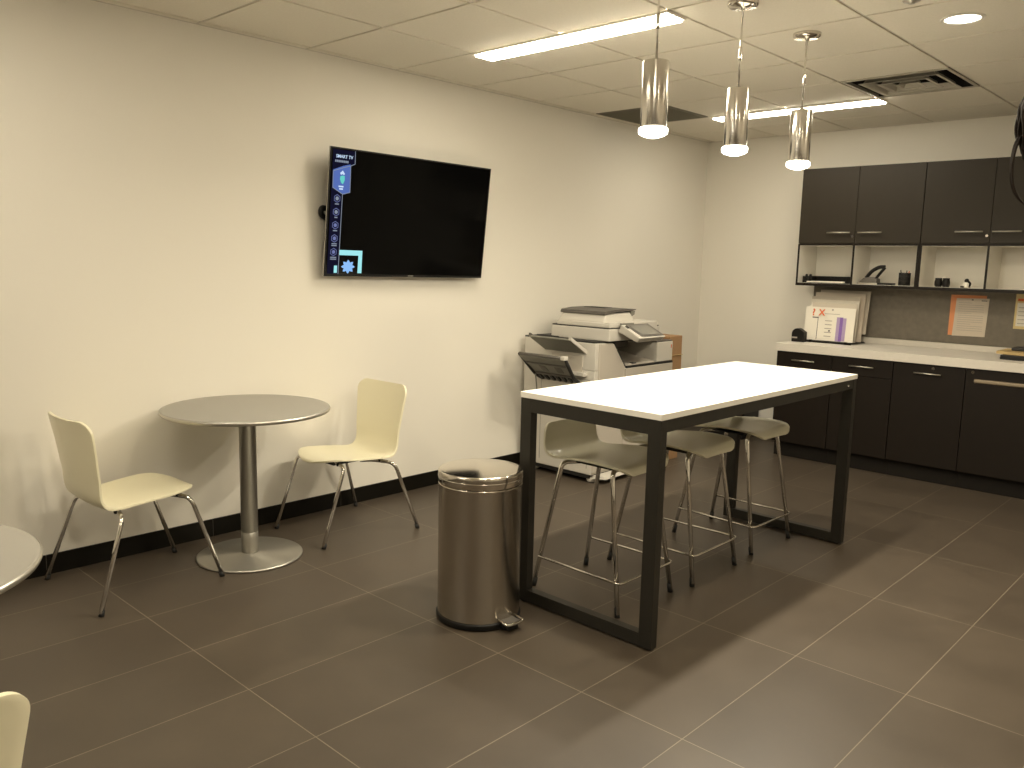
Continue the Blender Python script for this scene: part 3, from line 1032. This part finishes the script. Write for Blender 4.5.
# ---------------------------------------------------------------- wall cabinets with open shelf units
UY = 3.86
for (x0, x1, sp, lb, dl, dr) in ((1.057, 1.973, 1.500, 'dark two door wall cabinet at the left, above the file sorter', (1.29, 1.468), (1.527, 1.703)),
                                 (1.976, 2.892, 2.422, 'dark two door wall cabinet at the right, above the pinned papers', (2.204, 2.382), (2.440, 2.617)),
                                 (2.895, 3.811, 3.353, 'dark two door wall cabinet beyond the right edge', (3.13, 3.30), (3.38, 3.55))):
    off = (x0, UY, 1.66)
    t = thing('wall_cabinet', lb, 'cabinet', off, 0, 'dark wall cabinets')
    MB(off).box(x0, x1, UY + .020, YB - .001, 1.662, 2.240).build('carcass', M['seam'], t)
    for (a, b, hd) in ((x0 + .001, sp - .0015, dl), (sp + .0015, x1 - .001, dr)):
        d = MB(off).box(a, b, UY, UY + .019, 1.665, 2.240, .0015).build('door', M['cabu'], t)
        bar_handle(hd[0], hd[1], UY, 1.747, d, off)
        if a < sp - .1: lock(sp - .018, UY, 1.719, d, off)
    off = (x0, UY, 1.345)
    t = thing('open_shelf_unit', lb.replace('dark two door wall cabinet', 'open white lined shelf box') if 'beyond' not in lb else 'dark edged open shelf box beyond the right edge', 'shelf', off, 0, 'open shelf boxes')
    th = .015
    mb = MB(off)
    mb.box(x0, x1, UY, YB - .001, 1.335, 1.335 + .022)
    mb.box(x0, x1, UY, YB - .001, 1.650, 1.6615)
    for x in (x0, sp - th / 2, x1 - th): mb.box(x, x + th, UY, YB - .001, 1.357, 1.650)
    mb.build('frame', M['cab'], t)
    mb = MB(off)
    for a, b in ((x0 + th, sp - th / 2), (sp + th / 2, x1 - th)):
        e_ = .0012
        mb.box(a, b, YB - .006, YB - .002, 1.357, 1.650)
        mb.box(a, a + e_, UY + .003, YB - .006, 1.357, 1.650)
        mb.box(b - e_, b, UY + .003, YB - .006, 1.357, 1.650)
        mb.box(a, b, UY + .003, YB - .006, 1.357, 1.357 + e_)
        mb.box(a, b, UY + .003, YB - .006, 1.650 - e_, 1.650)
    mb.build('white_lining', M['white'], t)

SZ = 1.3584
# letter tray
t = thing('letter_tray', 'low black letter tray holding paper in the leftmost open shelf', 'tray', (1.27, 4.0, SZ))
mb = MB()
mb.box(-.17, .175, -.11, .15, 0, .004)
mb.box(-.17, -.166, -.11, .15, 0, .052)
mb.box(.171, .175, -.11, .15, 0, .052)
mb.box(-.17, .175, .146, .15, 0, .052)
mb.box(-.17, -.14, -.11, -.106, 0, .046)
mb.build('tray_body', M['black'], t)
for x in (-.150, -.118): MB().lathe([(.010, .0), (.010, .062), (.006, .068), (0, .068)], c=(x, -.085, 0), seg=14).build('post', M['black'], t)
MB().box(-.13, .165, -.12, .12, .005, .013).build('paper_stack', M['paper'], t)
# big stapler / punch
t = thing('hole_punch', 'black desk punch with a raised lever handle in the second open shelf', 'hole punch', (1.62, 3.97, SZ))
MB().box(-.10, .05, -.05, .05, 0, .014, .004).build('base', M['brush'], t)
MB().prism([(-.095, .014), (.045, .014), (.045, .045), (-.01, .058), (-.06, .048)], 'y', -.035, .035).build('body', M['mfpd'], t, bevel=.004)
MB().tube([(-.05, 0, .05), (-.01, 0, .105), (.045, 0, .135), (.085, 0, .135)], .014, seg=10, bend=.03).build('lever', M['black'], t)
MB().tube([(.02, 0, .04), (.05, 0, .085), (.085, 0, .130)], .011, seg=10, bend=.03).build('lever_arm', M['black'], t)
MB((0, 0, 0)).box(1.66, 1.775, 3.93, 4.02, SZ, SZ + .016, .004).build('stapler_base', M['black'], label='flat black pad lying right of the desk punch', cat='pad')
# mesh pencil cup
t = thing('pencil_cup', 'dark mesh pencil cup in the second open shelf', 'pencil cup', (1.842, 4.0, SZ))
mb = MB()
for z in [i * .0093 for i in range(11)]: mb.lathe([(.040, z), (.0415, z + .0012), (.040, z + .0024)], seg=28, caps=False)
for i in range(28):
    a = 2 * PI * i / 28
    mb.tube([(.040 * math.cos(a), .040 * math.sin(a), 0), (.040 * math.cos(a + .3), .040 * math.sin(a + .3), .094)], .0014, seg=4)
    mb.tube([(.040 * math.cos(a), .040 * math.sin(a), 0), (.040 * math.cos(a - .3), .040 * math.sin(a - .3), .094)], .0014, seg=4)
mb.lathe([(0, 0), (.041, 0), (.041, .003), (0, .003)], seg=28)
mb.build('mesh_wall', M['black'], t)
MB().lathe([(.036, .003), (.036, .088), (.033, .088), (.033, .003)], seg=24, caps=False).build('inner_sleeve', M['mfpd'], t)
for nm, x, y, dx, h, m_ in (('pen', -.015, .01, -.02, .115, 'black'), ('pen', .012, -.01, .022, .108, 'red'), ('pencil', 0, .015, .008, .112, 'inkd')):
    tag(MB((1.842, 4.0, SZ)).tube([(1.842 + x, 4.0 + y, SZ + .005), (1.842 + x + dx, 4.0 + y, SZ + h)], .0035, seg=8).build(nm, M[m_]),
        {'black': 'black pen leaning left in the mesh cup', 'red': 'red pen leaning right in the mesh cup', 'inkd': 'dark pencil standing in the mesh cup'}[m_], 'pen')
# two black mugs and figurine
for x, lb in ((2.090, 'small black rounded cup, left of two in the third open shelf'), (2.142, 'small black rounded cup, right of two in the third open shelf')):
    t = thing('small_cup', lb, 'cup', (x, 3.97, SZ), 0, 'small black cups in the third open shelf')
    MB().lathe([(0, 0), (.019, 0), (.0255, .012), (.0265, .034), (.022, .056), (.024, .064), (.021, .064), (.019, .054), (0, .05)], seg=28).build('body', M['black'], t)
t = thing('bead_ornament', 'small pale bead between the two black cups', 'ornament', (2.116, 4.0, SZ))
MB().lathe([(0, 0), (.007, .003), (.007, .055), (.010, .062), (.010, .072), (0, .078)], seg=16).build('body', M['paper'], t)
t = thing('figurine', 'tiny black and white figurine beside the cups', 'ornament', (2.277, 3.97, SZ))
MB().lathe([(0, 0), (.026, .002), (.028, .012), (.020, .03), (.014, .038), (0, .042)], seg=20).build('body', M['paper'], t)
MB().lathe([(0, .034), (.013, .038), (.016, .050), (.010, .062), (0, .065)], seg=18).build('head', M['black'], t)
MB().tube([(.018, -.012, .004), (.028, -.008, .030), (.012, -.006, .044)], .008, seg=8, bend=.01).build('arm', M['black'], t)
MB().box(-.032, -.008, -.03, -.015, 0, .012, .003).build('foot', M['black'], t)

# ---------------------------------------------------------------- pinned sheets
PY = 4.1755
t = thing('orange_sheet', 'orange sheet pinned behind a white letter on the grey board', 'paper', (2.24, PY, 1.15))
MB((2.24, PY, 1.15)).box(2.128, 2.366, PY - .002, PY, 1.003, 1.302).build('sheet', M['orange'], t)
t = thing('pinned_letter', 'white printed letter pinned over the orange sheet', 'paper', (2.27, PY - .003, 1.14))
o1 = (2.27, PY - .003, 1.14)
MB(o1).hexa([(2.158, PY - .006, 1.000), (2.378, PY - .006, 1.004), (2.378, PY - .004, 1.004), (2.158, PY - .004, 1.000)],
            [(2.168, PY - .006, 1.278), (2.386, PY - .006, 1.282), (2.386, PY - .004, 1.282), (2.168, PY - .004, 1.278)]).build('sheet', M['paper2'], t)
mb = MB(o1)
for i in range(14):
    z = 1.245 - i * .0155
    w = .17 if i % 5 else .09
    mb.box(2.186, 2.186 + w, PY - .0065, PY - .006, z, z + .0022)
mb.build('printed_lines', M['ink'], t)
MB(o1).box(2.335, 2.372, PY - .0067, PY - .006, 1.262, 1.268).build('printed_mark', M['inkd'], t)
MB(o1).box(2.270, 2.282, PY - .0067, PY - .006, 1.265, 1.273).build('emblem', M['inkd'], t)
t = thing('yellow_notice', 'yellow printed notice pinned at the right edge of the board', 'paper', (2.66, PY, 1.2))
o1 = (2.66, PY, 1.2)
MB(o1).box(2.552, 2.768, PY - .002, PY, 1.078, 1.325).build('sheet', M['yellow'], t)
MB(o1).box(2.566, 2.75, PY - .0027, PY - .002, 1.275, 1.292).build('red_band', M['red'], t)
MB(o1).box(2.566, 2.75, PY - .0026, PY - .002, 1.098, 1.262).build('white_field', M['paper'], t)
mb = MB(o1)
for i in range(5): mb.box(2.575, 2.72, PY - .0032, PY - .0026, 1.115 + i * .028, 1.119 + i * .028)
mb.build('printed_lines', M['ink'], t)

# ---------------------------------------------------------------- desk sorter with envelopes
CZ = .8955
t = thing('desk_sorter', 'black wire desk file sorter standing on the worktop', 'file sorter', (1.37, 3.92, CZ))
o1 = (1.37, 3.92, CZ)
mb = MB(o1)
for x in (1.20, 1.37, 1.54): mb.tube([(x, 3.80, CZ + .006), (x, 4.08, CZ + .006)], .004, seg=8)
mb.tube([(1.18, 3.80, CZ + .004), (1.56, 3.80, CZ + .004)], .004, seg=8)
mb.tube([(1.18, 4.08, CZ + .004), (1.56, 4.08, CZ + .004)], .004, seg=8)
for i, y in enumerate((3.862, 3.936, 4.027)):
    h = CZ + .14 + i * .045
    mb.tube([(1.22, y, CZ + .006), (1.22, y + .014, h), (1.52, y + .014, h), (1.52, y, CZ + .006)], .0035, seg=8, bend=.03)
mb.build('wire_frame', M['black'], t)
MB(o1).box(1.185, 1.555, 3.805, 4.075, CZ + .004, CZ + .012).build('base_tray', M['black'], t)
for x in (1.24, 1.52): MB(o1).box(x - .01, x + .01, 3.79, 3.81, CZ, CZ + .02).build('foot', M['black'], t)


def leaf(name, x0, x1, y, z0, z1, th, m, lean, label, group, skew=0):
    o = (x0, y, z0)
    ob = MB(o).hexa([(x0, y, z0), (x1, y, z0), (x1, y + th, z0), (x0, y + th, z0)],
                    [(x0 + skew, y + lean, z1), (x1 + skew, y + lean, z1), (x1 + skew, y + lean + th, z1), (x0 + skew, y + lean + th, z1)]).build(name, m)
    tag(ob, label, 'paper', group)
    return ob


Z0 = CZ + .0125
G = 'papers standing in the desk sorter'
leaf('large_envelope', 1.17, 1.57, 4.045, Z0 + .06, 1.302, .008, M['manila'], .05, 'tallest tan envelope at the back of the desk sorter', G)
leaf('large_envelope', 1.155, 1.555, 4.000, Z0, 1.282, .006, M['paper2'], .04, 'pale tan envelope just before the tallest one in the sorter', G)
leaf('file_folder', 1.15, 1.535, 3.955, Z0, 1.250, .008, M['manila'], .03, 'tan folder in the middle of the desk sorter', G)
leaf('file_folder', 1.16, 1.545, 3.915, Z0, 1.228, .004, M['paper'], .03, 'cream folder behind the white mailer', G)
leaf('file_folder', 1.19, 1.545, 3.888, Z0, 1.205, .004, M['manila'], .025, 'thin tan folder directly behind the white mailer', G)
# white mailer with prints
t = thing('printed_mailer', 'white printed mailer with orange marks and a purple strip, front of the sorter', 'envelope', (1.37, 3.835, Z0), 0, None)
o1 = (1.37, 3.835, Z0)


def mq(x, z): # point on the leaning front sheet
    u = (z - Z0) / .25
    return (x, 3.835 + .02 * u, z)


def mslab(x0, x1, z0, z1, h, nm, m, par):
    a, b, c, d = mq(x0, z0), mq(x1, z0), mq(x1, z1), mq(x0, z1)
    sh = lambda p: (p[0], p[1] - h, p[2])
    return MB(o1).hexa([sh(a), sh(b), sh(c), sh(d)], [a, b, c, d]).build(nm, m, par)


sht = mslab(1.168, 1.560, Z0 + .004, 1.172, .006, 'sheet', M['paper'], t)
mslab(1.421, 1.462, Z0 + .006, 1.100, .0066, 'purple_strip', M['purple2'], sht)
mslab(1.446, 1.470, Z0 + .006, 1.100, .0072, 'purple_strip', M['purple'], sht)
mslab(1.470, 1.496, Z0 + .010, 1.095, .0066, 'lilac_strip', M['purple2'], sht)
mslab(1.270, 1.274, Z0 + .01, 1.095, .0066, 'rule_line', M['inkd'], sht)
mslab(1.226, 1.275, 1.086, 1.094, .0066, 'rule_line', M['inkd'], sht)
mslab(1.320, 1.44, 1.120, 1.124, .0066, 'rule_line', M['ink'], sht)
for i in range(5): mslab(1.330, 1.385, .945 + i * .030, .951 + i * .030, .0066, 'printed_line', M['ink'], sht)
mslab(1.362, 1.376, .985, .997, .0068, 'printed_dot', M['inkd'], sht)
mslab(1.375, 1.388, 1.148, 1.160, .0068, 'emblem', M['ink'], sht)
text('question_mark', '?', M['red'], sht, (1.234 - 1.37, .0060, 1.128 - Z0), (PI / 2 - .08, 0, 0), .075, .0012)
text('cross_mark', 'X', M['red'], sht, (1.300 - 1.37, .0060, 1.128 - Z0), (PI / 2 - .08, 0, 0), .070, .0012)
for o_ in list(sht.children):
    pass
# tape dispenser
t = thing('tape_dispenser', 'small black tape dispenser at the left end of the worktop', 'tape dispenser', (1.175, 3.745, CZ))
o1 = (1.175, 3.745, CZ)
pp = [(1.122, CZ), (1.222, CZ), (1.222, CZ + .078)]
for i in range(8):
    a = math.radians(60 + i * 15)
    pp.append((1.165 + .044 * math.cos(a), CZ + .062 + .044 * math.sin(a)))
pp.append((1.121, CZ + .06))
MB(o1).prism(pp, 'y', 3.715, 3.775).build('body', M['black'], t, bevel=.004)
MB(o1).box(1.126, 1.170, 3.7125, 3.7155, CZ + .028, CZ + .040).build('white_label', M['ink'], t)
# right: dark case with tan board on top
MB((2.75, 3.8, CZ)).box(2.598, 2.95, 3.70, 4.02, CZ + .0003, CZ + .030, .004).build('flat_case', M['black'], label='flat black case lying on the worktop at the right edge', cat='case')
MB((2.75, 3.8, CZ + .031)).hexa([(2.560, 3.76, CZ + .031), (2.95, 3.70, CZ + .031), (2.97, 4.00, CZ + .031), (2.56, 4.04, CZ + .031)],
                                [(2.560, 3.76, CZ + .050), (2.95, 3.70, CZ + .050), (2.97, 4.00, CZ + .050), (2.56, 4.04, CZ + .050)]).build('wooden_board', M['tan'], label='tan board lying on the flat black case', cat='board')
MB((2.75, 3.9, CZ + .051)).box(2.625, 2.93, 3.86, 4.02, CZ + .051, CZ + .072, .006).build('dark_folder', M['mfpk'], label='small dark case lying on top of the tan board', cat='case')

# ---------------------------------------------------------------- dark hair at the right edge, close to the lens
HO = Vector((3.875, -1.881, 1.570))        # where the lock hangs, beside and in front of the photographer
t = thing('hair_lock', 'dark brown lock of hair at the upper right edge, close to the camera', 'hair', HO)
HR = Vector((.726, .687, 0))


def hp(dx, dz, dy=0):
    """a point of the lock: dx sideways, dz upwards, dy in depth, in millimetres"""
    return HO + HR * dx * .001 + Vector((-.687, .726, 0)) * dy * .001 + Vector((0, 0, dz * .001))


mb = MB(HO)
for i in range(30):
    x = -4 + 14 * random.random()
    u = lambda k: random.uniform(-k, k)
    mb.tube([hp(x + 9, 34 + u(5), u(8)), hp(x - 2 + u(1.5), 16 + u(3), u(8)), hp(x + u(1.5), -3 + u(3), u(8)), hp(x + 6, -21 + u(5), u(4))], .0016, seg=5, bend=.01, r1=.0008)
mb.build('tuft', M['hair'], t)
mb = MB(HO)
for i in range(5):
    u = lambda: random.uniform(-.7, .7)
    mb.tube([hp(2 + u(), 0), hp(-3.5 + u(), -10, u() * 3), hp(-6 + u(), -24, u() * 3), hp(-5 + u(), -39, u() * 3), hp(0 + u(), -50, u() * 3), hp(8, -57)], .0011, seg=6, bend=.008, r1=.0005)
mb.build('curl', M['hair'], t)
